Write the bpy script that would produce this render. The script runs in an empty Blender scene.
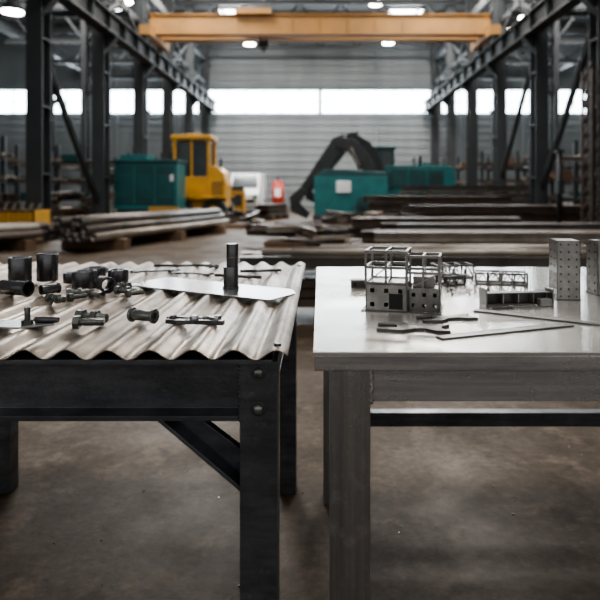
import bpy, math, random
from mathutils import Vector, Matrix
random.seed(7)
scene = bpy.context.scene
try:
    scene.view_settings.view_transform='AgX'
    scene.view_settings.look='AgX - Medium High Contrast'
except Exception as e: print(e)

# ---------------------------------------------------------------- materials
def mat(name, c1, c2=None, rough=0.5, metal=0.0, scale=5.0, bump=0.0, stretch=(1,1,1),
        rough2=None, detail=6.0, lo=0.35, hi=0.65, c3=None, s3=20.0, lo3=0.55, hi3=0.7, fine=0.0, streak=None, st_amt=0.25, spec=0.5):
    m = bpy.data.materials.new(name); m.use_nodes = True
    nt = m.node_tree; b = nt.nodes['Principled BSDF']
    b.inputs['Metallic'].default_value = metal
    b.inputs['Roughness'].default_value = rough
    b.inputs['Specular IOR Level'].default_value = spec
    if c2 is None: c2 = tuple(x*0.75 for x in c1)
    tc = nt.nodes.new('ShaderNodeTexCoord'); mp = nt.nodes.new('ShaderNodeMapping')
    mp.inputs['Scale'].default_value = stretch
    nt.links.new(tc.outputs['Object'], mp.inputs['Vector'])
    n = nt.nodes.new('ShaderNodeTexNoise'); n.inputs['Scale'].default_value = scale
    n.inputs['Detail'].default_value = detail; n.inputs['Roughness'].default_value = 0.65
    nt.links.new(mp.outputs['Vector'], n.inputs['Vector'])
    mr = nt.nodes.new('ShaderNodeMapRange'); mr.inputs['From Min'].default_value = lo; mr.inputs['From Max'].default_value = hi
    nt.links.new(n.outputs['Fac'], mr.inputs['Value'])
    mx = nt.nodes.new('ShaderNodeMix'); mx.data_type = 'RGBA'
    mx.inputs['A'].default_value = (*c1, 1); mx.inputs['B'].default_value = (*c2, 1)
    nt.links.new(mr.outputs['Result'], mx.inputs['Factor'])
    out = mx.outputs['Result']
    if c3 is not None:
        n3 = nt.nodes.new('ShaderNodeTexNoise'); n3.inputs['Scale'].default_value = s3
        n3.inputs['Detail'].default_value = 8; n3.inputs['Roughness'].default_value = 0.7
        nt.links.new(tc.outputs['Object'], n3.inputs['Vector'])
        m3 = nt.nodes.new('ShaderNodeMapRange'); m3.inputs['From Min'].default_value = lo3; m3.inputs['From Max'].default_value = hi3
        nt.links.new(n3.outputs['Fac'], m3.inputs['Value'])
        x3 = nt.nodes.new('ShaderNodeMix'); x3.data_type = 'RGBA'
        x3.inputs['B'].default_value = (*c3, 1)
        nt.links.new(out, x3.inputs['A']); nt.links.new(m3.outputs['Result'], x3.inputs['Factor'])
        out = x3.outputs['Result']
    if streak is not None:   # directional grinding marks / stains
        mp2 = nt.nodes.new('ShaderNodeMapping'); mp2.inputs['Scale'].default_value = streak
        nt.links.new(tc.outputs['Object'], mp2.inputs['Vector'])
        n4 = nt.nodes.new('ShaderNodeTexNoise'); n4.inputs['Scale'].default_value = 1.0
        n4.inputs['Detail'].default_value = 7; n4.inputs['Roughness'].default_value = 0.7
        nt.links.new(mp2.outputs['Vector'], n4.inputs['Vector'])
        m4 = nt.nodes.new('ShaderNodeMapRange'); m4.inputs['From Min'].default_value = 0.35; m4.inputs['From Max'].default_value = 0.65
        m4.inputs['To Min'].default_value = 1-st_amt; m4.inputs['To Max'].default_value = 1+st_amt*0.6
        nt.links.new(n4.outputs['Fac'], m4.inputs['Value'])
        vm = nt.nodes.new('ShaderNodeVectorMath'); vm.operation='SCALE'
        nt.links.new(out, vm.inputs[0]); nt.links.new(m4.outputs['Result'], vm.inputs['Scale'])
        out = vm.outputs['Vector']
    nt.links.new(out, b.inputs['Base Color'])
    if rough2 is not None:
        rr = nt.nodes.new('ShaderNodeMapRange'); rr.inputs['From Min'].default_value = lo; rr.inputs['From Max'].default_value = hi
        rr.inputs['To Min'].default_value = rough; rr.inputs['To Max'].default_value = rough2
        nt.links.new(n.outputs['Fac'], rr.inputs['Value']); nt.links.new(rr.outputs['Result'], b.inputs['Roughness'])
    if bump > 0:
        bp = nt.nodes.new('ShaderNodeBump'); bp.inputs['Strength'].default_value = bump; bp.inputs['Distance'].default_value = 0.002
        nb = nt.nodes.new('ShaderNodeTexNoise'); nb.inputs['Scale'].default_value = fine or scale*6
        nb.inputs['Detail'].default_value = 4
        nt.links.new(mp.outputs['Vector'], nb.inputs['Vector'])
        nt.links.new(nb.outputs['Fac'], bp.inputs['Height']); nt.links.new(bp.outputs['Normal'], b.inputs['Normal'])
    return m

def emit(name, col, s):
    m = bpy.data.materials.new(name); m.use_nodes = True
    b = m.node_tree.nodes['Principled BSDF']
    b.inputs['Base Color'].default_value = (*col, 1)
    b.inputs['Emission Color'].default_value = (*col, 1)
    b.inputs['Emission Strength'].default_value = s
    return m

M = {}
M['floor'] = mat('concrete_floor', (0.108,0.078,0.054), (0.045,0.032,0.022), rough=0.42, rough2=0.62, scale=1.5, detail=12, bump=0.5, fine=40,
                 c3=(0.165,0.125,0.09), s3=5, lo3=0.52, hi3=0.74, streak=(26,26,26), st_amt=0.4, spec=0.14)
M['clad'] = mat('wall_cladding', (0.25,0.27,0.28), (0.19,0.21,0.22), rough=0.6, scale=0.6, stretch=(1,1,0.2))
M['roof'] = mat('roof_sheet', (0.26,0.26,0.26), (0.18,0.18,0.18), rough=0.7, scale=0.5)
M['struct'] = mat('painted_structural_steel', (0.045,0.050,0.055), (0.030,0.034,0.037), rough=0.55, scale=1.2, metal=0.1)
M['win'] = emit('daylit_glazing', (0.82,0.93,1.0), 12.0)
M['sky'] = emit('skylight_glazing', (0.95,0.98,1.0), 14.0)
M['lamp'] = emit('lamp_lens', (1.0,0.95,0.85), 35.0)
M['crane'] = mat('crane_orange_paint', (0.36,0.185,0.055), (0.26,0.135,0.045), rough=0.55, scale=1.0)
M['yellow'] = mat('machine_yellow_paint', (0.58,0.31,0.03), (0.42,0.22,0.03), rough=0.4, scale=2.0)
M['teal'] = mat('machine_teal_paint', (0.018,0.15,0.155), (0.015,0.11,0.115), rough=0.4, scale=2.0)
M['teald'] = mat('dark_teal_paint', (0.015,0.075,0.082), (0.012,0.053,0.058), rough=0.4, scale=2.0)
M['black'] = mat('black_rubber_paint', (0.016,0.020,0.022), (0.010,0.012,0.013), rough=0.5, scale=3)
M['glass'] = mat('cab_glass', (0.05,0.06,0.065), (0.04,0.05,0.055), rough=0.1, scale=3)
M['white'] = mat('white_paint', (0.75,0.76,0.78), (0.65,0.66,0.68), rough=0.4, scale=2)
M['red'] = mat('red_paint', (0.4,0.05,0.03), (0.3,0.04,0.03), rough=0.4, scale=2)
M['rust'] = mat('rusty_stock_steel', (0.10,0.065,0.045), (0.045,0.034,0.028), rough=0.6, metal=0.2, scale=3)
M['stock'] = mat('raw_stock_steel', (0.15,0.13,0.115), (0.075,0.067,0.06), rough=0.40, metal=0.4, scale=3)
M['stockl'] = mat('pale_stock_steel', (0.36,0.31,0.26), (0.21,0.18,0.15), rough=0.4, metal=0.3, scale=3)
M['wood'] = mat('timber_sleeper', (0.20,0.125,0.075), (0.12,0.075,0.05), rough=0.8, scale=4)
M['corr'] = mat('weathered_corrugated_sheet', (0.30,0.256,0.212), (0.17,0.140,0.112), rough=0.28, rough2=0.48, metal=0.55, scale=3.2, stretch=(2.5,0.8,1), detail=10,
                 bump=0.25, fine=60, c3=(0.095,0.07,0.05), s3=7, lo3=0.49, hi3=0.72, streak=(40,5,1), st_amt=0.4)
M['mill'] = mat('mill_scale_steel', (0.15,0.156,0.168), (0.080,0.084,0.091), rough=0.28, rough2=0.42, metal=0.6, scale=9, bump=0.3, fine=120,
                 c3=(0.25,0.245,0.24), s3=45, lo3=0.6, hi3=0.8, streak=(6,6,40), st_amt=0.3)
M['frame'] = mat('raw_steel_frame', (0.40,0.395,0.385), (0.27,0.265,0.26), rough=0.24, rough2=0.38, metal=0.82, scale=6, stretch=(1,1,0.35), bump=0.12, fine=150,
                 c3=(0.50,0.495,0.485), s3=14, lo3=0.52, hi3=0.75, streak=(70,70,2), st_amt=0.2)
M['framex'] = mat('raw_steel_rail', (0.52,0.525,0.53), (0.38,0.385,0.39), rough=0.24, rough2=0.36, metal=0.8, scale=5, stretch=(0.3,1,1), bump=0.08, fine=150,
                 c3=(0.60,0.60,0.60), s3=10, lo3=0.52, hi3=0.75, streak=(2,70,70), st_amt=0.2)
M['top'] = mat('brushed_steel_top', (0.80,0.78,0.75), (0.71,0.68,0.64), rough=0.15, rough2=0.29, metal=0.86, scale=1.8, detail=7, stretch=(0.7,1,1),
                 c3=(0.58,0.525,0.46), s3=2.6, lo3=0.56, hi3=0.80, streak=(2.5,70,1), st_amt=0.08)
M['edge'] = mat('worn_steel_edge', (0.62,0.62,0.61), (0.36,0.355,0.35), rough=0.22, rough2=0.36, metal=0.85, scale=4, stretch=(1,1,2), detail=8, bump=0.08, fine=90, streak=(3,1,90), st_amt=0.3)
M['part'] = mat('machined_dark_steel', (0.15,0.15,0.155), (0.085,0.085,0.09), rough=0.27, metal=0.7, scale=20)
M['partg'] = mat('zinc_plated_steel', (0.27,0.275,0.26), (0.15,0.155,0.145), rough=0.27, metal=0.7, scale=25)
M['plate'] = mat('bright_steel_plate', (0.56,0.57,0.57), (0.42,0.42,0.42), rough=0.22, metal=0.9, scale=10, stretch=(1,4,1))
M['model'] = mat('laser_cut_model_steel', (0.33,0.315,0.295), (0.19,0.18,0.168), rough=0.33, metal=0.6, scale=16)
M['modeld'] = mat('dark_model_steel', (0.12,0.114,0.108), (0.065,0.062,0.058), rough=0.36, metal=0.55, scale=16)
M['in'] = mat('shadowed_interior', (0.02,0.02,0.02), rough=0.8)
M['weld'] = mat('weld_bead', (0.5,0.47,0.44), (0.25,0.22,0.2), rough=0.3, metal=0.8, scale=120)

# ---------------------------------------------------------------- mesh builder
class MB:
    def __init__(s): s.v=[]; s.f=[]; s.m=[]; s.sm=[]; s.mats=[]; s.T=Matrix.Identity(4)
    def mi(s,k):
        if k not in s.mats: s.mats.append(k)
        return s.mats.index(k)
    def add(s, vs, fs, k, smooth=False):
        o=len(s.v); s.v += [tuple(s.T @ Vector(p)) for p in vs]
        i=s.mi(k)
        for n,f in enumerate(fs):
            s.f.append([a+o for a in f]); s.m.append(i)
            s.sm.append(smooth[n] if isinstance(smooth,list) else smooth)
    def box(s,c,d,k,rz=0.0,R=None):
        hx,hy,hz=[a/2 for a in d]
        P=[Vector((x,y,z)) for x in(-hx,hx) for y in(-hy,hy) for z in(-hz,hz)]
        if R is None: R=Matrix.Rotation(rz,3,'Z')
        P=[R@p+Vector(c) for p in P]
        s.add(P,[(0,1,3,2),(4,6,7,5),(0,4,5,1),(2,3,7,6),(0,2,6,4),(1,5,7,3)],k)
    def ext(s,prof,p0,p1,k,up=(0,0,1)):
        p0=Vector(p0);p1=Vector(p1);d=(p1-p0).normalized();u=Vector(up)
        if abs(d.dot(u))>0.99:u=Vector((0,1,0))
        side=d.cross(u).normalized();u=side.cross(d)
        n=len(prof)
        P=[p0+side*a+u*b for a,b in prof]+[p1+side*a+u*b for a,b in prof]
        F=[(i,(i+1)%n,n+(i+1)%n,n+i) for i in range(n)]+[tuple(reversed(range(n))),tuple(range(n,2*n))]
        s.add(P,F,k)
    def beam(s,p0,p1,w,h,k,up=(0,0,1)):
        s.ext([(-w/2,-h/2),(w/2,-h/2),(w/2,h/2),(-w/2,h/2)],p0,p1,k,up)
    def ibeam(s,p0,p1,w,h,t,k,up=(0,0,1)):
        a=w/2;b=h/2;q=t/2
        s.ext([(-a,-b),(a,-b),(a,-b+t),(q,-b+t),(q,b-t),(a,b-t),(a,b),(-a,b),(-a,b-t),(-q,b-t),(-q,-b+t),(-a,-b+t)],p0,p1,k,up)
    def chan(s,p0,p1,w,h,t,k,up=(0,0,1)):
        a=w/2;b=h/2
        s.ext([(-a,-b),(a,-b),(a,-b+t),(-a+t,-b+t),(-a+t,b-t),(a,b-t),(a,b),(-a,b)],p0,p1,k,up)
    def cyl(s,p0,p1,r,k,r1=None,seg=20,ri=None):
        p0=Vector(p0);p1=Vector(p1);d=(p1-p0).normalized()
        a=Vector((0,0,1)) if abs(d.z)<0.9 else Vector((1,0,0))
        u=d.cross(a).normalized();w=d.cross(u)
        if r1 is None:r1=r
        c=[(math.cos(2*math.pi*i/seg),math.sin(2*math.pi*i/seg)) for i in range(seg)]
        A=[p0+(u*x+w*y)*r for x,y in c];B=[p1+(u*x+w*y)*r1 for x,y in c]
        if ri is None:
            F=[(i,(i+1)%seg,seg+(i+1)%seg,seg+i) for i in range(seg)]
            s.add(A+B,F+[tuple(reversed(range(seg))),tuple(range(seg,2*seg))],k,[True]*seg+[False,False] if seg>8 else False)
        else:
            C=[p0+(u*x+w*y)*ri for x,y in c];D=[p1+(u*x+w*y)*ri for x,y in c]
            F=[];S=[]
            for i in range(seg):
                j=(i+1)%seg
                F+=[(i,j,seg+j,seg+i),(2*seg+j,2*seg+i,3*seg+i,3*seg+j),(j,i,2*seg+i,2*seg+j),(seg+i,seg+j,3*seg+j,3*seg+i)]
                S+=[True,True,False,False]
            s.add(A+B+C+D,F,k,S)
    def poly(s,pts,th,k,axis='z'):
        n=len(pts);t=Vector(th);P=[Vector(p) for p in pts];P=P+[p+t for p in P]
        F=[(i,(i+1)%n,n+(i+1)%n,n+i) for i in range(n)]+[tuple(reversed(range(n))),tuple(range(n,2*n))]
        s.add(P,F,k)
    def panel(s,o,ux,uz,n,xc,zc,holes,k):
        o=Vector(o);ux=Vector(ux);uz=Vector(uz);n=Vector(n)
        for i in range(len(xc)-1):
            for j in range(len(zc)-1):
                if (i,j) in holes: continue
                a=o+ux*xc[i]+uz*zc[j];b=o+ux*xc[i+1]+uz*zc[j];c=o+ux*xc[i+1]+uz*zc[j+1];d=o+ux*xc[i]+uz*zc[j+1]
                s.poly([a,b,c,d],n,k)
    def ball(s,c,r,k,sc=(1,1,1)):
        P=[];F=[];N=8;K=6
        for j in range(K+1):
            for i in range(N):
                t=math.pi*j/K;p=2*math.pi*i/N
                P.append((c[0]+r*sc[0]*math.sin(t)*math.cos(p),c[1]+r*sc[1]*math.sin(t)*math.sin(p),c[2]+r*sc[2]*math.cos(t)))
        for j in range(K):
            for i in range(N):
                F.append((j*N+i,j*N+(i+1)%N,(j+1)*N+(i+1)%N,(j+1)*N+i))
        s.add(P,F,k,True)
    def done(s,name,bevel=0.0,loc=(0,0,0),rz=0.0,fix=True):
        me=bpy.data.meshes.new(name);me.from_pydata(s.v,[],s.f)
        for k in s.mats: me.materials.append(M[k])
        me.polygons.foreach_set('material_index',s.m)
        me.polygons.foreach_set('use_smooth',s.sm)
        me.update()
        import bmesh
        if fix:
            bm=bmesh.new();bm.from_mesh(me);bmesh.ops.recalc_face_normals(bm,faces=bm.faces);bm.to_mesh(me);bm.free()
        ob=bpy.data.objects.new(name,me);scene.collection.objects.link(ob)
        ob.location=loc;ob.rotation_euler=(0,0,rz)
        if bevel>0:
            b=ob.modifiers.new('bevel','BEVEL');b.width=bevel;b.segments=2;b.limit_method='ANGLE';b.angle_limit=math.radians(40)
        return ob

# ---------------------------------------------------------------- building shell
WX=19.0; YB=34.0; YF=-8.0; H=10.5
b=MB(); b.box((0,(YB+YF)/2,-0.1),(2*WX+0.6,YB-YF+0.6,0.2),'floor'); b.done('floor')
b=MB()
zw0,zw1=5.45,6.85
segs=[(-18.4,-13.4),(-12.9,-6.9),(-6.3,-0.08),(0.08,6.25),(6.9,12.9),(13.4,18.4)]
xc=[-WX]
for a,c in segs: xc+= [a,c]
xc.append(WX)
holes={(2*i+1,1) for i in range(len(segs))}
b.panel((0,YB,0),(1,0,0),(0,0,1),(0,0.2,0),xc,[0,zw0,zw1,H],holes,'clad')
z=0.25
while z<H:
    if not(zw0-0.1<z<zw1+0.1): b.box((0,YB-0.03,z),(2*WX,0.06,0.07),'clad')
    z+=0.42
for x in(-11.5,-8,-3.2,3.2,8,11.5):
    b.box((x,YB-0.1,zw0/2),(0.14,0.1,zw0),'clad');b.box((x,YB-0.1,(zw1+H)/2),(0.14,0.1,H-zw1),'clad')
b.done('wall_back')
for sx,nm in((-1,'wall_left'),(1,'wall_right')):
    b=MB(); b.box((sx*(WX+0.1),(YB+YF)/2,H/2),(0.2,YB-YF,H),'clad')
    z=0.25
    while z<H: b.box((sx*(WX-0.03),(YB+YF)/2,z),(0.06,YB-YF,0.07),'clad'); z+=0.42
    b.done(nm)
for i,(a,c) in enumerate(segs):
    b=MB(); b.box(((a+c)/2,YB+0.12,(zw0+zw1)/2),(c-a,0.03,zw1-zw0),'win')
    n=max(2,round((c-a)/1.0))
    for j in range(n+1): b.box((a+(c-a)*j/n,YB+0.07,(zw0+zw1)/2),(0.05,0.06,zw1-zw0),'clad')
    b.box(((a+c)/2,YB+0.07,zw0+0.03),(c-a,0.08,0.06),'clad');b.box(((a+c)/2,YB+0.07,zw1-0.03),(c-a,0.08,0.06),'clad')
    b.box(((a+c)/2,YB+0.07,(zw0+zw1)/2),(c-a,0.05,0.035),'clad')
    b.done('window_%d'%(i+1))
# roof with its skylight panels built in, one added over the tables for light
b=MB(); b.box((0,(YB+YF)/2,H+0.1),(2*WX+0.6,YB-YF+0.4,0.2),'roof')
y=YF+0.5
while y<YB: b.box((0,y,H-0.06),(2*WX,0.12,0.12),'roof'); y+=1.5
for x,y,w in [(-4.3,31,1.8),(4.4,31,1.8),(-4.3,25,1.8),(4.4,25,1.8),(-4.3,19,1.8),(4.4,19,1.8),(-4.3,13,1.8),(4.4,13,1.8),(0,1.6,2.6),
            (-11,31,1.8),(11.5,31,1.8),(-10,24,1.6),(10,24,1.6)]:
    b.box((x,y,H-0.15),(w,1.1,0.03),'sky')
    for e in(-1,1):
        b.box((x+e*w/2,y,H-0.13),(0.08,1.2,0.16),'roof');b.box((x,y+e*0.58,H-0.13),(w,0.08,0.16),'roof')
b.done('ceiling')

# steel columns
RX=5.92; CX=RX+0.36
cy=[13.4,17.2,21.0,24.8,28.8,32.8]
def column(x,y,h=10.3,w=0.36,nm='steel_column'):
    b=MB(); b.ibeam((0,0,0),(0,0,h),w,0.46,0.035,'struct',up=(0,1,0))
    b.box((0,0,0.02),(0.6,0.6,0.04),'struct')
    s=1 if x<0 else -1
    b.poly([(s*0.05,-0.12,5.0),(s*0.45,-0.12,5.45),(s*0.45,-0.12,5.5),(s*0.05,-0.12,5.5)],(0,0.24,0),'struct')
    for z in(1.5,3.0,4.5,6.5,8.0): b.box((0,0,z),(w,0.43,0.03),'struct')
    return b.done(nm,loc=(x,y,0))
for y in [5.5,9.6]+cy:
    for s in(-1,1): column(s*CX,y)
for s in(-1,1):
    for y in cy[::2]: column(s*13.0,y,h=10.2,w=0.3)
    for y in cy[1::2]: column(s*9.7,y,h=10.2,w=0.2)
for s in(-1,1):
    b=MB()
    b.ibeam((s*RX,2,5.78),(s*RX,33.8,5.78),0.36,0.56,0.035,'struct')
    b.box((s*RX,17.9,6.10),(0.07,31.8,0.08),'struct')
    y=2.6
    while y<33.6: b.box((s*RX,y,5.78),(0.3,0.02,0.49),'struct'); y+=1.27
    b.beam((s*(RX+0.7),2,6.1),(s*(RX+0.7),33.8,6.1),0.3,0.06,'struct')
    b.beam((s*CX,2,8.3),(s*CX,33.8,8.3),0.16,0.3,'struct')
    b.beam((s*CX,2,7.0),(s*CX,33.8,7.0),0.1,0.14,'struct')
    for i in range(len(cy)-1):
        b.beam((s*CX,cy[i],6.2),(s*CX,cy[i+1],8.2),0.1,0.1,'struct')
        b.beam((s*CX,cy[i+1],6.2),(s*CX,cy[i],8.2),0.1,0.1,'struct')
    b.done('crane_runway_girder')
    b=MB()
    b.ibeam((s*13.0,8,7.9),(s*13.0,33.8,7.9),0.3,0.5,0.03,'struct')
    b.ibeam((s*9.8,6,9.0),(s*9.8,33.8,9.0),0.22,0.36,0.03,'struct')
    b.ibeam((s*7.9,6,7.8),(s*7.9,33.8,7.8),0.22,0.40,0.03,'struct')
    for y in cy:
        b.ibeam((s*13.0,y,8.8),(s*6.5,y,8.8),0.2,0.34,0.03,'struct')
        b.ibeam((s*13.0,y,7.3),(s*6.5,y,7.3),0.12,0.2,0.03,'struct')
        for i in range(6):
            xa=6.6+i*1.05;b.beam((s*xa,y,7.3 if i%2 else 8.7),(s*(xa+1.05),y,8.7 if i%2 else 7.3),0.08,0.08,'struct')
    b.done('side_bay_beams')
b=MB()
for (x0,y0,z0,x1,y1,z1) in [(-CX,13.65,4.2,-CX,16.95,0.8),(-CX,5.75,5.4,-CX,9.35,2.0)]:
    b.ibeam((x0,y0,z0),(x1,y1,z1),0.12,0.14,0.02,'struct')
b.done('diagonal_brace')
b=MB()
for (x0,y0,z0,x1,y1,z1) in [(CX,13.65,5.0,CX,16.95,1.2),(CX,17.45,5.2,CX,20.75,1.6)]:
    b.ibeam((x0,y0,z0),(x1,y1,z1),0.12,0.14,0.02,'struct')
b.done('diagonal_brace')
for y in (24.8,28.8,32.6):
    b=MB()
    b.beam((-6.0,y,8.9),(6.0,y,8.9),0.14,0.16,'struct');b.beam((-6.0,y,10.1),(6.0,y,10.1),0.14,0.16,'struct')
    n=12
    for i in range(n):
        x0=-6.0+12.0*i/n;x1=-6.0+12.0*(i+1)/n
        za,zb=(8.9,10.1) if i%2==0 else(10.1,8.9)
        b.beam((x0,y,za),(x1,y,zb),0.08,0.08,'struct')
    b.done('roof_truss')
# overhead crane
b=MB()
for y,hh in((20.8,0.62),(21.8,0.5)):
    b.box((0,y,6.84),(11.7,0.36,hh),'crane')
    for z in(6.84-hh/2-0.02,6.84+hh/2+0.02): b.box((0,y,z),(11.7,0.48,0.04),'crane')
    for i in range(13): b.box((-5.7+i*0.95,y-0.19,6.84),(0.03,0.02,hh),'crane')
for s in(-1,1):
    b.box((s*5.85,21.3,6.50),(0.36,2.6,0.32),'crane')
    for y in(20.3,22.3): b.cyl((s*5.92-0.08,y,6.31),(s*5.92+0.08,y,6.31),0.17,'black')
b.box((-2.3,21.3,7.26),(1.2,1.7,0.2),'crane');b.cyl((-2.8,21.3,7.5),(-1.8,21.3,7.5),0.2,'struct')
for d in(-0.1,0.1): b.cyl((-2.0+d,21.3,6.35),(-2.0+d,21.3,7.4),0.02,'black',seg=6)
b.box((-2.0,21.3,6.3),(0.34,0.22,0.24),'struct')
b.cyl((-2.0,21.3,6.17),(-2.0,21.3,6.05),0.05,'black')
b.done('overhead_crane')
for x,y,z in [(3.3,29,8.25),(-3.4,29,8.2),(6.9,20,6.9),(7.5,24.2,7.6),(-7.0,21.5,7.9),(-8.2,16,5.9),(-2.4,26,8.9),(2.4,26,9.2),(8.6,18.2,6.9)]:
    b=MB()
    b.cyl((0,0,0.0),(0,0,0.28),0.30,'struct',r1=0.14,seg=20);b.cyl((0,0,0.28),(0,0,0.5),0.12,'struct')
    b.cyl((0,0,-0.03),(0,0,0.0),0.27,'lamp');b.cyl((0,0,0.5),(0,0,10.38-z),0.015,'black',seg=6)
    b.done('high_bay_lamp',loc=(x,y,z))

# ---------------------------------------------------------------- machines
def wheel(b,x,y,r,w,k='black',hub='yellow'):
    b.cyl((x,y-w/2,r),(x,y+w/2,r),r,k,seg=28)
    b.cyl((x,y-w/2-0.02,r),(x,y+w/2+0.02,r),r*0.5,hub,seg=16)
    for i in range(18):
        a=2*math.pi*i/18
        b.box((x+math.cos(a)*r,y,r+math.sin(a)*r),(0.06,w,0.05),k,R=Matrix.Rotation(-a,3,'Y'))
b=MB()
for x in(-0.45,0.68):
    for y in(-0.7,0.7): wheel(b,x,y,0.42,0.34)
b.box((0.12,0,0.72),(1.8,1.0,0.35),'yellow')
b.poly([(0.45,-0.6,0.85),(1.02,-0.6,0.85),(1.05,-0.6,1.3),(0.95,-0.6,1.7),(0.78,-0.6,1.9),(0.45,-0.6,1.95)],(0,1.2,0),'yellow')
for i in range(5): b.box((0.76,-0.61,0.98+i*0.1),(0.38,0.03,0.04),'black')
b.cyl((0.8,-0.2,1.8),(0.8,-0.2,2.2),0.04,'black')
b.box((-0.1,0,1.2),(1.2,1.25,0.75),'yellow')
for x in(-0.66,0.46):
    for y in(-0.58,0.58): b.box((x,y,2.15),(0.1,0.1,1.35),'yellow')
b.box((-0.1,-0.58,2.15),(0.07,0.06,1.3),'yellow')
b.box((-0.1,0,2.12),(1.06,1.1,1.2),'glass')
b.box((-0.1,0,2.88),(1.34,1.36,0.14),'yellow')
b.box((-0.1,0,2.98),(0.5,0.5,0.08),'yellow')
for y in(-0.86,0.86): b.box((-0.45,y,0.92),(0.9,0.34,0.06),'yellow');b.box((0.68,y,0.92),(0.8,0.34,0.06),'yellow')
for y in(-0.3,0.3):
    b.beam((-0.7,y,1.0),(-1.35,y,0.5),0.12,0.22,'yellow');b.cyl((-0.7,y,0.7),(-1.3,y,0.55),0.05,'stock')
b.poly([(-1.3,-0.8,0.12),(-1.8,-0.8,0.06),(-1.82,-0.8,0.1),(-1.45,-0.8,0.25),(-1.45,-0.8,0.65),(-1.3,-0.8,0.7)],(0,1.6,0),'yellow')
b.done('wheel_loader',bevel=0.02,loc=(-4.12,20.3,0))
b=MB()
b.box((0,0,0.25),(2.0,1.2,0.18),'struct')
for x in(-0.8,0.8): b.box((x,0,0.08),(0.2,1.3,0.16),'struct')
b.box((0.1,0,0.46),(1.9,1.1,0.24),'struct')
b.box((0.55,-0.6,0.5),(0.9,0.06,0.3),'yellow')
b.box((0,0,1.27),(1.85,1.15,1.42),'teal')
b.box((0,0,2.00),(1.95,1.25,0.08),'teald')
b.box((-0.4,0,2.11),(0.8,0.9,0.16),'teal')
b.cyl((0.6,0.1,2.0),(0.6,0.1,2.35),0.06,'black')
for i in range(3):
    b.box((-0.62+i*0.6,-0.585,1.3),(0.54,0.03,1.15),'teald')
    for j in range(7): b.box((-0.62+i*0.6,-0.61,0.95+j*0.1),(0.42,0.02,0.035),'teal')
b.box((0.78,-0.62,1.5),(0.1,0.03,0.2),'white')
b.done('diesel_generator',bevel=0.015,loc=(-5.15,18.3,0))
def armpoly(b,pts,y,w,k):
    b.poly([(p[0],y,p[1]) for p in pts],(0,w,0),k)
b=MB()
for y in(-1.0,1.0):
    b.cyl((-1.7,y-0.25,0.42),(-1.7,y+0.25,0.42),0.42,'black',seg=24);b.cyl((1.7,y-0.25,0.42),(1.7,y+0.25,0.42),0.42,'black',seg=24)
    b.box((0,y,0.42),(3.4,0.5,0.84),'black')
    for i in range(16): b.box((-1.7+i*0.227,y,0.86),(0.14,0.54,0.04),'struct')
    for i in range(6): b.cyl((-1.3+i*0.52,y-0.27,0.22),(-1.3+i*0.52,y+0.27,0.22),0.16,'struct',seg=12)
b.cyl((0,0,0.7),(0,0,1.0),0.8,'struct')
b.box((0.6,0,1.02),(4.2,2.3,0.30),'teal')
b.poly([(-0.6,-1.15,1.15),(2.6,-1.15,1.15),(2.75,-1.15,1.35),(2.75,-1.15,1.9),(2.5,-1.15,2.1),(0.1,-1.15,2.1),(-0.6,-1.15,1.9)],(0,2.3,0),'teal')
for i in range(3): b.box((0.55+i*0.72,-1.17,1.6),(0.62,0.04,0.7),'teald')
for j in range(5): b.box((2.0,-1.2,1.4+j*0.09),(0.5,0.03,0.03),'black')
b.cyl((1.6,0.2,2.1),(1.6,0.2,2.55),0.08,'black')
b.box((-0.2,-0.6,1.5),(1.15,1.15,0.7),'teald');b.box((-0.2,-0.6,2.28),(1.05,0.92,0.9),'glass')
for x in(-0.73,0.33,-0.2):
    for y in(-1.07,-0.13): b.box((x,y,2.28),(0.08,0.07,0.95),'teald')
b.box((-0.2,-0.6,2.79),(1.25,1.1,0.12),'teald')
boom=[(-0.3,1.2),(0.0,1.7),(-0.2,2.25),(-0.6,2.95),(-1.15,3.3),(-1.4,3.05),(-0.95,2.65),(-0.65,1.9)]
armpoly(b,boom,-1.6,0.35,'black')
stick=[(-1.05,3.4),(-1.5,3.3),(-2.3,2.3),(-2.9,1.5),(-2.75,1.35),(-2.1,1.9),(-1.2,3.0)]
armpoly(b,stick,-1.55,0.25,'black')
b.box((-0.3,-1.3,1.4),(0.5,0.9,0.3),'black')
b.cyl((-0.7,-1.65,1.5),(-1.2,-1.65,2.7),0.07,'stock')
b.poly([(-2.8,-1.8,1.5),(-3.1,-1.8,1.2),(-3.1,-1.8,0.8),(-2.75,-1.8,0.65),(-2.7,-1.8,0.9),(-2.85,-1.8,1.1),(-2.65,-1.8,1.4)],(0,0.7,0),'black')
b.done('excavator',bevel=0.02,loc=(2.55,24.6,0))
b=MB()
b.box((0,0,0.2),(2.6,1.3,0.2),'struct');b.box((0,0,0.95),(2.5,1.2,1.3),'teal')
b.poly([(-1.2,-0.6,1.6),(1.2,-0.6,1.6),(1.2,-0.6,1.75),(-0.9,-0.6,1.85)],(0,1.2,0),'teald')
b.box((-0.25,-0.62,1.25),(0.5,0.03,0.4),'white')
for i in range(3): b.box((0.6,-0.62,0.6+i*0.12),(0.8,0.03,0.04),'black')
for x in(-0.9,0.9): b.box((x,0,0.06),(0.25,1.3,0.12),'struct')
armpoly(b,[(0.5,1.7),(0.9,1.85),(0.7,2.3),(0.2,2.85),(-0.4,3.0),(-0.5,2.65),(-0.1,2.5),(0.35,2.1)],-0.2,0.4,'black')
armpoly(b,[(-0.2,3.1),(-0.6,2.95),(-1.1,2.2),(-1.75,1.2),(-1.6,1.0),(-0.7,1.85),(-0.25,2.6)],-0.15,0.3,'black')
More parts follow.
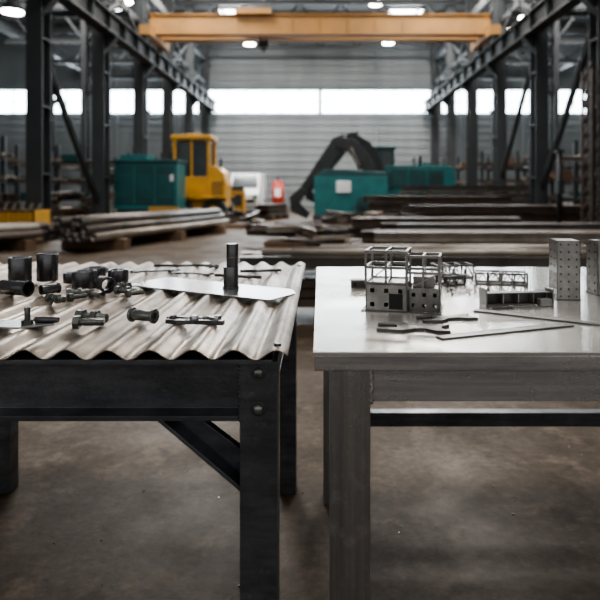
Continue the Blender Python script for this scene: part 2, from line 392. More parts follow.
armpoly(b,[(-1.7,1.25),(-2.1,0.9),(-2.05,0.4),(-1.5,0.15),(-1.4,0.35),(-1.75,0.7),(-1.5,1.05)],-0.4,0.8,'black')
b.cyl((0.35,-0.25,1.85),(0.0,-0.25,2.6),0.07,'stock')
b.done('hydraulic_arm_unit',bevel=0.015,loc=(1.05,21.0,0))
b=MB()
for x in(-0.6,0.6):
    for y in(-1.2,1.2): b.cyl((x-0.1,y,0.33),(x+0.1,y,0.33),0.33,'black')
b.poly([(-0.7,-1.9,0.4),(-0.7,-1.95,0.95),(-0.7,-1.3,1.25),(-0.7,-0.9,1.95),(-0.7,2.0,2.0),(-0.7,2.0,0.4)],(1.4,0,0),'white')
b.poly([(-0.62,-1.34,1.28),(0.62,-1.34,1.28),(0.55,-0.96,1.9),(-0.55,-0.96,1.9)],(0,-0.03,-0.0),'glass')
b.box((0,-1.96,0.62),(1.1,0.04,0.16),'black')
for x in(-0.55,0.55): b.box((x,-1.97,0.82),(0.22,0.04,0.12),'glass')
b.done('delivery_van',bevel=0.03,loc=(-3.6,30,0))
b=MB(); b.cyl((0,0,0.15),(0,0,1.5),0.32,'red');b.ball((0,0,1.5),0.32,'red',(1,1,0.5));b.cyl((0,0,1.65),(0,0,1.85),0.07,'struct')
for a in range(3): b.box((0.25*math.cos(a*2.1),0.25*math.sin(a*2.1),0.1),(0.08,0.08,0.2),'struct')
b.box((0,-0.32,1.0),(0.3,0.04,0.4),'white')
b.done('pressure_tank',loc=(-2.2,31.5,0))
b=MB(); b.box((0,0,0.55),(0.7,0.6,1.1),'yellow');b.box((0,-0.31,0.7),(0.5,0.03,0.5),'struct');b.box((0,0,1.2),(0.6,0.5,0.2),'struct')
b.done('welding_unit',bevel=0.02,loc=(-3.6,26,0))

# ---------------------------------------------------------------- stock material
def pipes(name,p0,p1,n,rows,r,k='stock'):
    b=MB();p0=Vector(p0);p1=Vector(p1);d=(p1-p0).normalized();s=d.cross(Vector((0,0,1)))
    for t in(0.12,0.5,0.88):
        c=p0+(p1-p0)*t
        b.beam(c-s*(n*r+0.15)+Vector((0,0,0.1)),c+s*(n*r+0.15)+Vector((0,0,0.1)),0.2,0.2,'wood')
    for j in range(rows):
        for i in range(n-j):
            o=s*((i-(n-j-1)/2)*2*r*1.01)+Vector((0,0,0.2+r+j*r*1.74));e=random.uniform(-0.25,0.25)*d
            b.cyl(p0+o+e,p1+o+e,r,k if random.random()<0.7 else 'stockl',seg=16,ri=r*0.82)
    return b.done(name)
pipes('pipe_bundle',(-4.55,11.0,0),(-3.0,16.6,0),7,3,0.08)
pipes('pipe_bundle',(-7.4,9.3,0),(-5.7,11.9,0),5,2,0.08,'rust')
def beams(name,cx,cy,L,n,rows,k,w=0.16,h=0.2,rz=0.0,k2='stock'):
    b=MB()
    for t in(-0.38,0,0.38): b.box((t*L,0,0.08),(0.18,n*w*1.15+0.1,0.16),'wood')
    for j in range(rows):
        for i in range(n):
            if j==rows-1 and random.random()<0.25: continue
            y=(i-(n-1)/2)*w*1.12;z=0.16+h/2+j*(h+0.03);e=random.uniform(-0.06,0.06)*L
            kk=random.choice([k,k,k,k2,k2,'stockl'])
            b.ibeam((-L/2+e,y,z),(L/2+e,y,z),w,h,0.02,kk)
        if j<rows-1:
            for t in(-0.3,0.3): b.box((t*L,0,0.16+(j+1)*(h+0.03)-0.015),(0.06,n*w*1.12,0.03),'wood')
    return b.done(name,loc=(cx,cy,0),rz=rz)
beams('steel_beam_stack',2.7,8.0,5.4,5,1,'rust',rz=0.02,h=0.12)
beams('steel_beam_stack',3.6,9.6,5.6,5,2,'stock',rz=-0.03,k2='rust',h=0.15)
beams('steel_beam_stack',3.7,11.2,5.0,5,2,'rust',rz=0.02,k2='stock',h=0.17)
beams('steel_beam_stack',2.4,12.9,3.6,4,2,'rust',rz=0.05,h=0.18)
beams('steel_beam_stack',5.0,14.9,5.4,5,3,'rust',rz=0.03,h=0.18)
beams('steel_beam_stack',3.4,17.4,3.8,5,4,'rust',rz=-0.05,h=0.18)
beams('steel_beam_stack',4.8,19.6,4.0,4,5,'stock',rz=0.04)
beams('steel_beam_stack',-8.9,9.2,1.6,4,2,'stock',rz=0.1)
beams('steel_beam_stack',-9.6,14.6,4.0,5,4,'rust',rz=0.1)
beams('steel_beam_stack',9.6,13.0,4.5,5,4,'rust',rz=-0.1)
beams('steel_beam_stack',9.4,9.2,4.0,5,3,'rust',rz=0.05)
beams('steel_beam_stack',-1.9,23.5,2.2,4,2,'rust',rz=1.3)
def scrap(cx,cy,sx,sy,n,h):
    b=MB()
    b.box((0,0,0.04),(sx*1.1,sy*1.1,0.08),'wood')
    for i in range(n):
        x=random.uniform(-sx/2,sx/2);y=random.uniform(-sy/2,sy/2);L=random.uniform(0.4,1.3);a=random.uniform(-0.6,0.6)+(1.57 if random.random()<0.25 else 0)
        z=0.14+h*random.random()*(1-abs(x)/sx);t=random.uniform(-0.12,0.12)
        d=Vector((math.cos(a),math.sin(a),t))*L/2;c=Vector((x,y,z+0.05))
        k=random.choice(['rust','stock','stock','stockl','wood','rust','struct'])
        q=random.random()
        if q<0.4:b.ibeam(c-d,c+d,0.1,0.12,0.015,k)
        elif q<0.7:b.cyl(c-d,c+d,0.05,k,seg=12,ri=0.04)
        else:b.beam(c-d,c+d,0.3,0.03,k)
    return b.done('scrap_pile',loc=(cx,cy,0))
scrap(-0.3,12.6,1.5,1.0,22,0.3);scrap(1.2,16.4,1.8,1.0,30,0.45);scrap(7.9,11.4,1.4,1.0,30,0.5);scrap(8.6,16.0,2,1.2,40,0.8)
scrap(-8.1,12.0,1.2,0.8,30,0.5);scrap(-2.6,18.5,1.2,1,16,0.3);scrap(-8.2,19.4,2.0,1.0,40,1.0);scrap(8.6,22.6,2.0,1.0,40,1.0)
b=MB()
for x in(-0.45,0,0.45): b.box((x,0,0.05),(0.1,0.7,0.1),'wood')
b.box((0,0,0.13),(1.15,0.75,0.05),'wood')
b.box((0,0,0.20),(1.1,0.7,0.08),'struct')
b.box((0,0,0.28),(1.1,0.7,0.05),'yellow')
for s in(-1,1): b.box((s*0.53,0,0.50),(0.04,0.7,0.44),'yellow');b.box((0,s*0.33,0.50),(1.1,0.04,0.44),'yellow')
for i in range(5): b.box((-0.44+i*0.22,-0.36,0.50),(0.04,0.03,0.42),'yellow')
b.box((0,-0.37,0.71),(1.12,0.03,0.03),'black')
for i in range(5): b.cyl((-0.4+i*0.18,-0.2,0.34),(-0.3+i*0.18,0.2,0.85),0.035,'stock',seg=8)
b.done('parts_bin',bevel=0.006,loc=(-6.35,12.55,0))
b=MB(); b.box((0,0,0.1),(0.9,0.6,0.08),'wood');b.box((0,0,0.32),(0.8,0.5,0.36),'wood')
for i in range(4): b.box((0,-0.26,0.18+i*0.1),(0.84,0.02,0.07),'wood')
for x in(-0.35,0.35): b.box((x,0,0.03),(0.1,0.6,0.06),'wood')
b.done('wooden_crate',loc=(1.3,14.6,0),rz=0.2)
def rack(x,y,rz=0):
    b=MB()
    for px in(-1.5,0,1.5):
        b.box((px,0,1.4),(0.12,0.14,2.8),'struct');b.box((px,-0.3,0.06),(0.12,1.1,0.12),'struct')
        for z in(0.7,1.4,2.1): b.box((px,-0.35,z),(0.08,0.7,0.09),'struct')
    for z in(0.15,0.78,1.48,2.18):
        for i in range(4):
            if random.random()<0.8:
                yy=-0.12-i*0.15
                if random.random()<0.5: b.cyl((-1.8,yy,z+0.03),(1.8+random.random()*0.3,yy,z+0.03),0.06,random.choice(['rust','stock']),seg=10)
                else: b.beam((-1.8,yy,z+0.04),(1.8,yy,z+0.04),0.1,0.12,random.choice(['rust','stock','stockl']))
    for i in range(3):
        zz=random.choice([0.92,1.62,2.34]);b.box((random.uniform(-1.2,1.2),-0.4,zz),(0.6,0.5,0.26),random.choice(['teald','rust','struct','stock','wood']))
    b.done('cantilever_rack',loc=(x,y,0),rz=rz)
for x,y in[(-8.6,23.0),(-12.0,26.8),(-8.6,27),(8.6,20.2),(8.4,25.6),(12.0,26.8),(-11.3,18.6),(11.6,18.6),(4.8,30.6),(8.4,30),(-8.4,30.8),(-12,30.8),(12,30.8),(-11.2,22.2),(11.5,22.6)]: rack(x,y)
b=MB(); b.box((0,0,0.03),(0.5,0.5,0.06),'struct');b.cyl((0,0,0.06),(0,0,2.0),0.06,'black',seg=12);b.box((0,0,2.0),(0.16,0.16,0.05),'struct');b.box((0,0,1.2),(0.14,0.2,0.3),'struct')
b.done('bollard_post',loc=(5.35,13.4,0))
b=MB()
for x in(-0.22,0.22):
    for y in(-0.22,0.22): b.box((x,y,1.8),(0.05,0.05,3.6),'rust')
for i in range(12):
    z=0.15+i*0.3
    for y in(-0.22,0.22): b.beam((-0.22,y,z),(0.22,y,z+0.28),0.03,0.03,'rust');b.beam((-0.22,y,z),(0.22,y,z),0.03,0.03,'rust')
    for x in(-0.22,0.22): b.beam((x,-0.22,z+0.28),(x,0.22,z),0.03,0.03,'rust')
b.box((0,0,0.03),(0.6,0.6,0.06),'rust')
b.done('lattice_mast',loc=(5.7,12.3,0))

# beam trestle behind the tables
b=MB()
for x in(-0.45,1.0,2.6,3.9):
    for y in(-0.3,0.3): b.box((x,y,0.22),(0.07,0.07,0.44),'struct')
    b.box((x,0,0.42),(0.09,0.8,0.07),'struct');b.box((x,0,0.1),(0.05,0.6,0.05),'struct')
for i,y in enumerate((-0.3,-0.12,0.06,0.24)):
    e=(-0.69,-0.6,-0.72,-0.5)[i]
    b.ibeam((e,y,0.515),(4.4,y,0.515),0.14,0.11,0.012,('stock','rust','stockl','rust')[i])
for i,(y,z,k,r) in enumerate([(-0.28,0.60,'stockl',0.028),(-0.1,0.60,'stock',0.03),(0.06,0.605,'stockl',0.035),(0.22,0.6,'rust',0.03)]):
    b.cyl((-0.5+i*0.25,y,z),(4.2,y,z),r,k,seg=12)
for j,z in enumerate((0.165,0.25,0.33)):
    for y in(-0.24,-0.1,0.05,0.2): b.box((1.8,y,z),(5.0-j*0.1-abs(y)*0.4,0.1,0.07),random.choice(['rust','stock','rust']))
b.done('beam_trestle',loc=(0,5.45,0))

# ================================================================ LEFT TABLE
b=MB()
ZT=0.862; A=0.0085; PER=0.0735
x0,x1=-1.30,-0.056; y0,y1=1.045,2.33
NX=int((x1-x0)/PER*14)
V=[];F=[]
ys=[y0+(y1-y0)*j/24 for j in range(25)]
def corz(x): return ZT-A+A*math.cos(2*math.pi*(x-x1+0.02)/PER)
for lay in(0,-0.0022):
    for y in ys:
        for i in range(NX+1):
            x=x0+(x1-x0)*i/NX
            V.append((x,y+0.002*math.sin(x*23)*(1 if y==ys[0] else 0),corz(x)+lay))
W=NX+1;O=len(ys)*W
for j in range(24):
    for i in range(NX):
        a=j*W+i
        F.append((a,a+1,a+W+1,a+W));F.append((O+a,O+a+W,O+a+W+1,O+a+1))
for i in range(NX):
    F.append((i,O+i,O+i+1,i+1));a=24*W+i;F.append((a,a+1,O+a+1,O+a))
for j in range(24):
    a=j*W;F.append((a,a+W,O+a+W,O+a));a=j*W+NX;F.append((a,O+a,O+a+W,a+W))
b.add(V,F,'corr',True)
for sx_,sy_ in[(-0.076,1.075),(-0.076,2.2)]:
    b.cyl((sx_,sy_,ZT-0.002),(sx_,sy_,ZT+0.004),0.007,'part',seg=12)
Zf=ZT-2*A-0.0025
hb=0.106
zc=Zf-0.008-hb/2
YR=2.28
b.box((-0.68,1.13,Zf-0.004),(1.19,0.16,0.008),'mill')
b.chan((-1.14,1.092,zc),(-0.146,1.092,zc),0.05,hb,0.009,'mill')
b.chan((-0.146,YR+0.02,zc),(-1.14,YR+0.02,zc),0.05,hb,0.009,'mill')
b.chan((-0.115,1.12,zc),(-0.115,YR-0.01,zc),0.05,hb,0.009,'mill')
b.chan((-1.17,YR-0.01,zc),(-1.17,1.12,zc),0.05,hb,0.009,'mill')
for y in(1.4,1.7,2.0): b.box((-0.645,y,Zf-0.02),(1.02,0.04,0.04),'mill')
for x in(-0.109,-1.18):
    b.box((x,1.095,(Zf-0.006)/2),(0.066,0.066,Zf-0.006),'mill')
    b.box((x-0.012,YR,(Zf-0.006)/2),(0.062,0.062,Zf-0.006),'mill')
zb=zc-hb/2
for m_,xl in((1,-0.142),(-1,-1.147)):
    q=lambda dx:xl-m_*dx
    b.poly([(q(0.148),1.112,zb),(q(0.086),1.112,zb),(q(0.0),1.112,zb-0.066),(q(0.0),1.112,zb-0.126)],(0,0.007,0),'mill')
    b.poly([(q(0.148),1.068,zb),(q(0.138),1.068,zb),(q(0.0),1.068,zb-0.117),(q(0.0),1.068,zb-0.126)],(0,0.046,0),'mill')
    b.poly([(q(0.090),1.095,zb),(q(0.084),1.095,zb),(q(0.0),1.095,zb-0.064),(q(0.0),1.095,zb-0.070)],(0,0.018,0),'mill')
    for i in range(8): b.ball((q(0.001),1.075+i*0.005,zb-0.124),0.004,'weld')
for x in(-0.109,-1.18):
    for z in(0.817,0.753):
        b.cyl((x,1.063,z),(x,1.059,z),0.0135,'part',seg=20)
        b.ball((x,1.059,z),0.0105,'partg',(1,0.7,1))
for i in range(14): b.ball((-0.1425,1.066,Zf-0.02-i*0.007),0.0035,'mill')
b.done('corrugated_top_workbench',bevel=0.0018)

# ================================================================ RIGHT TABLE
b=MB()
X0,X1=-0.012,1.36; Y0,Y1=1.074,2.262; ZR=0.85
b.box(((X0+X1)/2,(Y0+Y1)/2,ZR-0.0035),(X1-X0,Y1-Y0,0.007),'top')
b.box(((X0+X1)/2,Y0+0.004,ZR-0.0205),(X1-X0-0.004,0.008,0.027),'edge')
b.box(((X0+X1)/2,Y1-0.004,ZR-0.0205),(X1-X0-0.004,0.008,0.027),'edge')
for x in(X0+0.006,X1-0.006): b.box((x,(Y0+Y1)/2,ZR-0.0205),(0.008,Y1-Y0-0.018,0.027),'edge')
zt=ZR-0.034
L=0.073
for x in(0.0545,1.27):
    b.box((x,1.119,zt/2),(L,L,zt),'frame');b.box((x-0.006,2.21,zt/2),(L,L,zt),'frame')
b.box((0.6625,1.112,zt-0.030),(1.215-L,0.05,0.058),'framex')
b.box((0.6625,2.21,zt-0.030),(1.215-L,0.05,0.058),'framex')
for x in(0.0545,1.27):
    b.box((x,1.66,zt-0.030),(0.05,1.0,0.058),'frame')
b.box((0.6625,1.66,ZR-0.022),(1.2,1.05,0.02),'in')
b.box((0.6625,2.20,0.305),(1.215-L,0.04,0.05),'mill')
for i in range(20): b.ball((0.0925+random.uniform(-0.0015,0.0015),1.085,zt-0.004-i*0.0029),0.0045,'weld')
for i in range(6): b.ball((0.024+i*0.004,1.084,zt-0.001),0.003,'weld')
b.done('steel_top_workbench',bevel=0.0016)

# ================================================================ ITEMS ON LEFT TABLE
ZL=ZT
def stub(nm,x,y,r,h,ri=0.8,k='part'):
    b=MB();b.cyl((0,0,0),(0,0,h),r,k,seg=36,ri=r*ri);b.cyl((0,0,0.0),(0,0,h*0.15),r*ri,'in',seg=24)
    b.done(nm,loc=(x,y,ZL),bevel=0.0012)
stub('steel_bushing',-0.885,1.77,0.032,0.080,0.86)
stub('steel_bushing',-0.838,1.845,0.031,0.082,0.86)
stub('steel_bushing',-0.668,1.70,0.033,0.050,0.75)
stub('steel_bushing',-0.70,1.87,0.032,0.038,0.7)
stub('steel_bushing',-0.605,1.80,0.030,0.040,0.7)
stub('steel_bushing',-0.745,1.80,0.024,0.03,0.7)
def lying(nm,x,y,r,L,rz,k='part',ri=0.8,rim=True):
    b=MB();b.cyl((-L/2,0,r),(L/2,0,r),r,k,seg=28,ri=r*ri)
    if rim: b.cyl((L/2-0.006,0,r),(L/2,0,r),r*1.12,k,seg=28,ri=r*ri)
    b.done(nm,loc=(x,y,ZL+(r*0.12 if rim else 0)),rz=rz,bevel=0.001)
lying('pipe_offcut',-0.80,1.575,0.019,0.090,-0.35)
lying('pipe_offcut',-0.585,1.63,0.020,0.055,-0.9)
lying('pipe_offcut',-0.90,1.62,0.017,0.06,0.5)
lying('pipe_offcut',-0.72,1.60,0.013,0.05,0.9)
def bolt(x,y,L,r,rz,k='partg',z=ZL,nut=True,nm='hex_bolt'):
    b=MB();hr=r*1.9
    b.cyl((0,0,hr*0.87),(hr*0.9,0,hr*0.87),hr,k,seg=6)
    b.cyl((hr*0.9,0,hr*0.87),(L,0,hr*0.87),r,k,seg=16)
    t=L*0.35
    while t<L-0.001: b.cyl((t,0,hr*0.87),(t+0.0012,0,hr*0.87),r*1.12,k,seg=16);t+=0.0028
    if nut: b.cyl((L*0.5,0,hr*0.87),(L*0.5+hr*0.8,0,hr*0.87),hr,k,seg=6)
    b.done(nm,loc=(x,y,z),rz=rz,bevel=0.0006)
bolt(-0.66,1.56,0.055,0.0065,0.4);bolt(-0.675,1.49,0.06,0.0065,-0.5);bolt(-0.625,1.49,0.05,0.006,1.0,nut=False);bolt(-0.60,1.565,0.05,0.006,-0.8,nut=False)
bolt(-0.545,1.60,0.06,0.0065,-0.2);bolt(-0.53,1.67,0.05,0.006,2.6);bolt(-0.50,1.55,0.045,0.006,0.7,nut=False)
bolt(-0.505,1.252,0.068,0.0085,-0.25);bolt(-0.495,1.205,0.060,0.0075,0.1,nut=False)
bolt(-0.72,2.0,0.07,0.006,0.2);bolt(-0.78,1.97,0.05,0.006,1.2);bolt(-0.36,2.12,0.05,0.005,2.9)
b=MB();b.cyl((-0.036,0,0.0155),(-0.030,0,0.0155),0.0155,'partg',seg=24);b.cyl((-0.030,0,0.0155),(0.022,0,0.0155),0.0115,'partg',seg=20,ri=0.007)
b.cyl((0.018,0,0.0155),(0.024,0,0.0155),0.0155,'partg',seg=24,ri=0.007)
b.done('flanged_pin',loc=(-0.365,1.255,ZL),rz=-0.35,bevel=0.0008)
b=MB()
T=0.009
b.poly([(-0.06,0.004,0),(-0.035,-0.010,0),(0.0,-0.010,0),(0.06,-0.026,0),(0.064,-0.014,0),(0.0,0.006,0),(-0.03,0.010,0),(-0.055,0.012,0)],(0,0,T),'part')
b.poly([(-0.06,0.020,0.002),(-0.03,0.016,0.002),(0.0,0.002,0.002),(0.055,0.018,0.002),(0.052,0.032,0.002),(0.0,0.018,0.002),(-0.03,0.028,0.002),(-0.058,0.032,0.002)],(0,0,T),'part')
b.cyl((0.0,0.005,0),(0.0,0.005,0.016),0.009,'plate',seg=16);b.cyl((-0.045,0.018,0.002),(-0.045,0.018,0.015),0.007,'part',seg=12)
b.cyl((0.02,0.01,0.01),(0.05,-0.016,0.01),0.004,'plate',seg=10)
b.done('pliers',loc=(-0.262,1.25,ZL),rz=0.1,bevel=0.0008)
b=MB()
b.poly([(-0.12,-0.02,0),(0.0,-0.032,0),(0.055,0.002,0),(0.035,0.032,0),(-0.11,0.035,0)],(0,0,0.004),'plate')
b.cyl((0.0,0,0.004),(0.0,0,0.038),0.006,'part',seg=16);b.cyl((0,0,0.004),(0,0,0.012),0.012,'part',seg=6)
b.cyl((0.01,0.014,0.010),(0.06,0.008,0.010),0.006,'part',seg=14)
b.done('base_plate_with_stud',loc=(-0.60,1.23,ZL),bevel=0.0006)
b=MB()
b.poly([(-0.56,1.74,0),(-0.125,1.50,0),(-0.066,1.60,0),(-0.075,1.66,0),(-0.48,1.90,0)],(0,0,0.003),'plate')
b.done('sheet_metal_plate',loc=(0,0,ZL+0.0002),bevel=0.0006)
b=MB()
b.cyl((0,0,0),(0,0,0.060),0.021,'part',seg=32);b.cyl((0,0,0.0),(0,0,0.006),0.024,'part',seg=32)
b.cyl((0.004,0,0.060),(0.004,0,0.124),0.0165,'part',seg=32);b.cyl((0.004,0,0.085),(0.004,0,0.088),0.0172,'partg',seg=32)
b.done('stepped_spindle',loc=(-0.250,1.685,ZL+0.0034),bevel=0.001)
def wrench(nm,x,y,z,L,rz,k='part',w=0.012,hd=0.02):
    b=MB()
    def head(cx,s):
        return [(cx-s*hd,-w*0.5),(cx-s*hd*0.5,-hd*0.9),(cx+s*hd*0.7,-hd),(cx+s*hd*0.9,-hd*0.5),(cx+s*hd*0.1,-hd*0.35),(cx+s*hd*0.1,hd*0.35),(cx+s*hd*0.9,hd*0.5),(cx+s*hd*0.7,hd),(cx-s*hd*0.5,hd*0.9),(cx-s*hd,w*0.5)]
    b.poly([(a,c,0) for a,c in head(L/2,1)],(0,0,0.006),k)
    b.poly([(a,c,0) for a,c in head(-L/2,-1)],(0,0,0.006),k)
    b.box((0,0,0.003),(L-2*hd+0.004,w,0.005),k)
    b.done(nm,loc=(x,y,z),rz=rz,bevel=0.0006)
wrench('open_end_wrench',-0.56,2.04,ZL,0.13,0.25)
wrench('open_end_wrench',-0.42,1.98,ZL,0.11,-0.3)
b=MB()
for i,(x,y,L,a) in enumerate([(-0.50,2.17,0.2,0.05),(-0.26,1.90,0.16,-0.3),(-0.2,2.03,0.14,0.2)]):
    b.cyl((x-L/2*math.cos(a),y-L/2*math.sin(a),0.005),(x+L/2*math.cos(a),y+L/2*math.sin(a),0.005),0.005,'part',seg=10)
b.done('steel_rods',loc=(0,0,ZL))

# ================================================================ ITEMS ON RIGHT TABLE
b=MB()
t=0.003
def wallbox(b,x0,y0,x1,y1,z0,z1,nx,nz,k,ny=2,roof=True,f=0.5):
    def cuts(L,n):
        c=[0];p=L/n
        for i in range(n): c+=[i*p+p*(1-f)/2,i*p+p*(1+f)/2]
        return c+[L]
    X=cuts(x1-x0,nx);Y=cuts(y1-y0,ny);Z=cuts(z1-z0,nz)
    hx={(2*i+1,2*j+1) for i in range(nx) for j in range(nz)};hy={(2*i+1,2*j+1) for i in range(ny) for j in range(nz)}
    b.panel((x0,y0,z0),(1,0,0),(0,0,1),(0,t,0),X,Z,hx,k);b.panel((x0,y1,z0),(1,0,0),(0,0,1),(0,-t,0),X,Z,hx,k)
    b.panel((x0,y0,z0),(0,1,0),(0,0,1),(t,0,0),Y,Z,hy,k);b.panel((x1,y0,z0),(0,1,0),(0,0,1),(-t,0,0),Y,Z,hy,k)
    if roof: b.box(((x0+x1)/2,(y0+y1)/2,z1-t/2),(x1-x0,y1-y0,t),k)
wallbox(b,-0.085,-0.055,0.015,0.055,0,0.066,3,2,'model',2,f=0.3)
b.box((-0.012,-0.057,0.025),(0.032,0.003,0.036),'in')
wallbox(b,0.015,-0.030,0.09,0.055,0,0.052,3,2,'model',2,f=0.35)
b.box((0.05,0.01,0.066),(0.05,0.05,0.028),'model')
b.box((0,0,0.001),(0.19,0.125,0.002),'modeld')
def cage(b,x0,y0,x1,y1,z0,z1,nx,ny,nz,k,w=0.0042):
    xs=[x0+(x1-x0)*i/nx for i in range(nx+1)];ysl=[y0+(y1-y0)*i/ny for i in range(ny+1)];zs=[z0+(z1-z0)*i/nz for i in range(nz+1)]
    for x in xs:
        for y in ysl: b.beam((x,y,z0),(x,y,z1),w,w,k)
    for z in zs:
        for y in ysl: b.beam((x0,y,z),(x1,y,z),w,w*1.2,k)
        for x in xs: b.beam((x,y0,z),(x,y1,z),w,w*1.2,k)
cage(b,-0.085,-0.05,0.012,0.05,0.066,0.142,2,1,2,'model',0.0055)
cage(b,0.012,-0.03,0.088,0.05,0.052,0.130,2,1,2,'model',0.005)
b.beam((-0.085,-0.05,0.066),(-0.037,-0.05,0.103),0.003,0.003,'model');b.beam((0.012,-0.03,0.052),(0.085,-0.03,0.09),0.003,0.003,'model')
b.done('building_frame_model',loc=(0.205,1.475,ZR),rz=math.radians(-14))
def tower(x,y,w,d,h,rz,nx,nz):
    b=MB()
    wallbox(b,-w/2,-d/2,w/2,d/2,0,h,nx,nz,'model',2,f=0.22)
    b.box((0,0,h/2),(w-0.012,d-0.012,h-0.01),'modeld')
    b.box((0,0,0.001),(w+0.006,d+0.006,0.002),'modeld')
    b.done('perforated_tower_model',loc=(x,y,ZR),rz=rz)
tower(0.660,1.62,0.060,0.085,0.156,math.radians(-8),3,8)
tower(0.800,1.68,0.08,0.06,0.150,math.radians(4),3,7)
tower(0.80,1.53,0.06,0.05,0.05,math.radians(-8),3,3)
def truss3(nm,x,y,L,w,h,n,rz):
    b=MB();cage(b,-L/2,-w/2,L/2,w/2,0.002,h,n,1,1,'modeld',0.0042)
    for i in range(n):
        a=-L/2+L*i/n;c=-L/2+L*(i+1)/n
        for yy in(-w/2,w/2): b.beam((a,yy,0.002),((a+c)/2,yy,h),0.003,0.003,'modeld');b.beam(((a+c)/2,yy,h),(c,yy,0.002),0.003,0.003,'modeld')
    b.done(nm,loc=(x,y,ZR),rz=rz)
truss3('truss_frame_model',0.44,2.00,0.12,0.07,0.042,3,0.1)
truss3('truss_frame_model',0.56,1.86,0.15,0.06,0.034,4,-0.2)
truss3('truss_frame_model',0.40,1.84,0.07,0.05,0.028,2,0.5)
b=MB();b.box((0,0,0.010),(0.045,0.03,0.020),'modeld');b.box((0,0,0.022),(0.05,0.034,0.004),'model');b.box((-0.012,-0.0155,0.01),(0.01,0.002,0.01),'in')
b.done('small_steel_block',loc=(0.115,1.79,ZR),bevel=0.0006)
b=MB()
b.chan((-0.085,0,0.017),(0.085,0,0.017),0.028,0.030,0.003,'modeld')
b.box((-0.088,0.0,0.022),(0.004,0.045,0.044),'model');b.box((0.088,0.0,0.020),(0.004,0.04,0.040),'model')
b.box((-0.062,-0.03,0.003),(0.05,0.05,0.005),'modeld')
for x in(-0.04,0,0.04): b.box((x,0,0.017),(0.003,0.024,0.026),'model')
b.box((0.06,-0.028,0.01),(0.03,0.02,0.018),'model')
b.done('channel_bracket',loc=(0.498,1.52,ZR),rz=0.12,bevel=0.0005)
def fork(x,y,L,rz,s=1.0):
    b=MB();h=0.006
    b.poly([(-L/2,-0.020*s,0),(-L/2+0.035*s,-0.026*s,0),(-L/2+0.055*s,-0.011*s,0),(L/2-0.035*s,-0.010*s,0),(L/2-0.02*s,-0.022*s,0),(L/2,-0.020*s,0),
            (L/2-0.012*s,-0.006*s,0),(L/2-0.012*s,0.006*s,0),(L/2,0.020*s,0),(L/2-0.02*s,0.022*s,0),(L/2-0.035*s,0.010*s,0),(-L/2+0.055*s,0.011*s,0),
            (-L/2+0.035*s,0.026*s,0),(-L/2,0.020*s,0),(-L/2,0.009*s,0),(-L/2+0.028*s,0.008*s,0),(-L/2+0.028*s,-0.008*s,0),(-L/2,-0.009*s,0)],(0,0,h),'modeld')
    b.done('forked_steel_wrench',loc=(x,y,ZR),rz=rz,bevel=0.0006)
fork(0.195,1.250,0.150,-0.15,1.45);fork(0.285,1.345,0.13,0.25,1.15)
def ruler(p,q,w):
    p=Vector(p);q=Vector(q);L=(q-p).length;c=(p+q)/2;b=MB()
    b.box((0,0,0.0015),(L,w,0.003),'modeld')
    b.box((0,0,0.0032),(L-0.002,w-0.002,0.0006),'model')
    n=int(L/0.005)
    for i in range(1,n):
        l=0.006 if i%2 else 0.004
        if i%10==0:l=0.010
        b.box((-L/2+i*0.005,w/2-l/2,0.0037),(0.0006,l,0.0005),'in')
    b.cyl((L/2-0.01,0,0.0034),(L/2-0.01,0,0.0040),0.004,'in',seg=12)
    b.done('steel_ruler',loc=(c.x,c.y,ZR),rz=math.atan2(q.y-p.y,q.x-p.x))
ruler((0.232,1.17),(0.535,1.285),0.026)
ruler((0.372,1.44),(0.72,1.21),0.028)
b=MB()
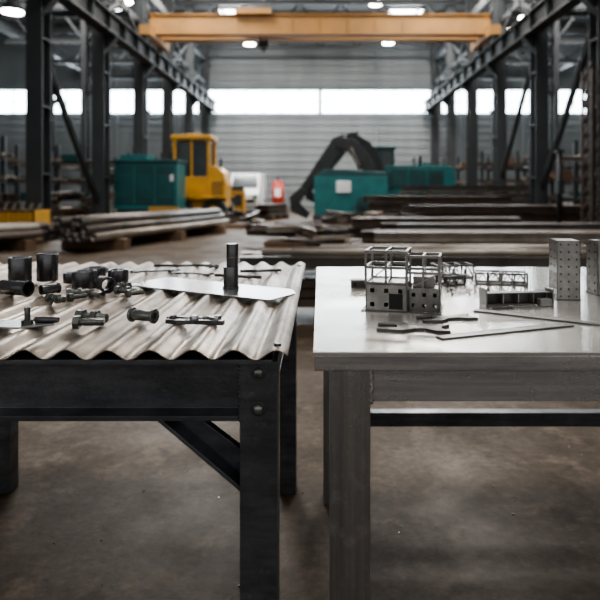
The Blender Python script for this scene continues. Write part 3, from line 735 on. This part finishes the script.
for i in range(9):
    x=random.uniform(0.35,0.5);y=random.uniform(1.64,1.75);a=random.uniform(0,3)
    b.cyl((x,y,0.003),(x+0.015*math.cos(a),y+0.015*math.sin(a),0.003),0.0016,'modeld',seg=8);b.cyl((x,y,0.003),(x+0.003*math.cos(a),y+0.003*math.sin(a),0.003),0.003,'modeld',seg=8)
b.done('loose_screws',loc=(0,0,ZR))
b=MB()
for i in range(140):
    x=random.uniform(-1.6,1.9);y=random.uniform(1.7,4.5);r=random.uniform(0.001,0.004);a=random.uniform(0,3)
    b.box((x,y,0.0015),(r*random.uniform(1,4),r,0.003),random.choice(['stockl','rust','part','stockl']),rz=a)
b.done('floor_swarf')

# ---------------------------------------------------------------- lights
def area(nm,loc,sx,sy,e,col,rot=(0,0,0)):
    l=bpy.data.lights.new(nm,'AREA');l.shape='RECTANGLE';l.size=sx;l.size_y=sy;l.energy=e;l.color=col
    o=bpy.data.objects.new(nm,l);o.location=loc;o.rotation_euler=rot;scene.collection.objects.link(o);return o
W=(1.0,0.96,0.90)
for i,(x,y,e) in enumerate([(0,1.6,560),(-4.3,13,420),(4.4,13,420),(-4.3,19,850),(4.4,19,850),(-4.3,26,1300),(4.4,26,1300),(-11,22,900),(11,22,900)]):  # first lamp added above the tables to light their tops and shade beneath
    area('skylight_and_added_fill_%d'%i,(x,y,H-0.3),2.6,2.0,e,W)
area('window_daylight',(0,YB-0.4,6.2),34,1.4,1500,(0.88,0.95,1.0),(math.radians(-62),0,0))
w=bpy.data.worlds.new('world');scene.world=w;w.use_nodes=True
bg=w.node_tree.nodes['Background'];bg.inputs[0].default_value=(0.94,0.95,0.96,1);bg.inputs[1].default_value=0.75

# ---------------------------------------------------------------- camera
cd=bpy.data.cameras.new('camera');cam=bpy.data.objects.new('camera',cd);scene.collection.objects.link(cam)
cam.location=(0,0,1.14);cam.rotation_euler=(math.radians(90),0,0)
cd.sensor_width=36;cd.lens=36;cd.shift_x=-20/600;cd.shift_y=-110/600
cd.clip_start=0.05;cd.clip_end=200
cd.dof.use_dof=True;cd.dof.focus_distance=1.35;cd.dof.aperture_fstop=3.6
scene.camera=cam
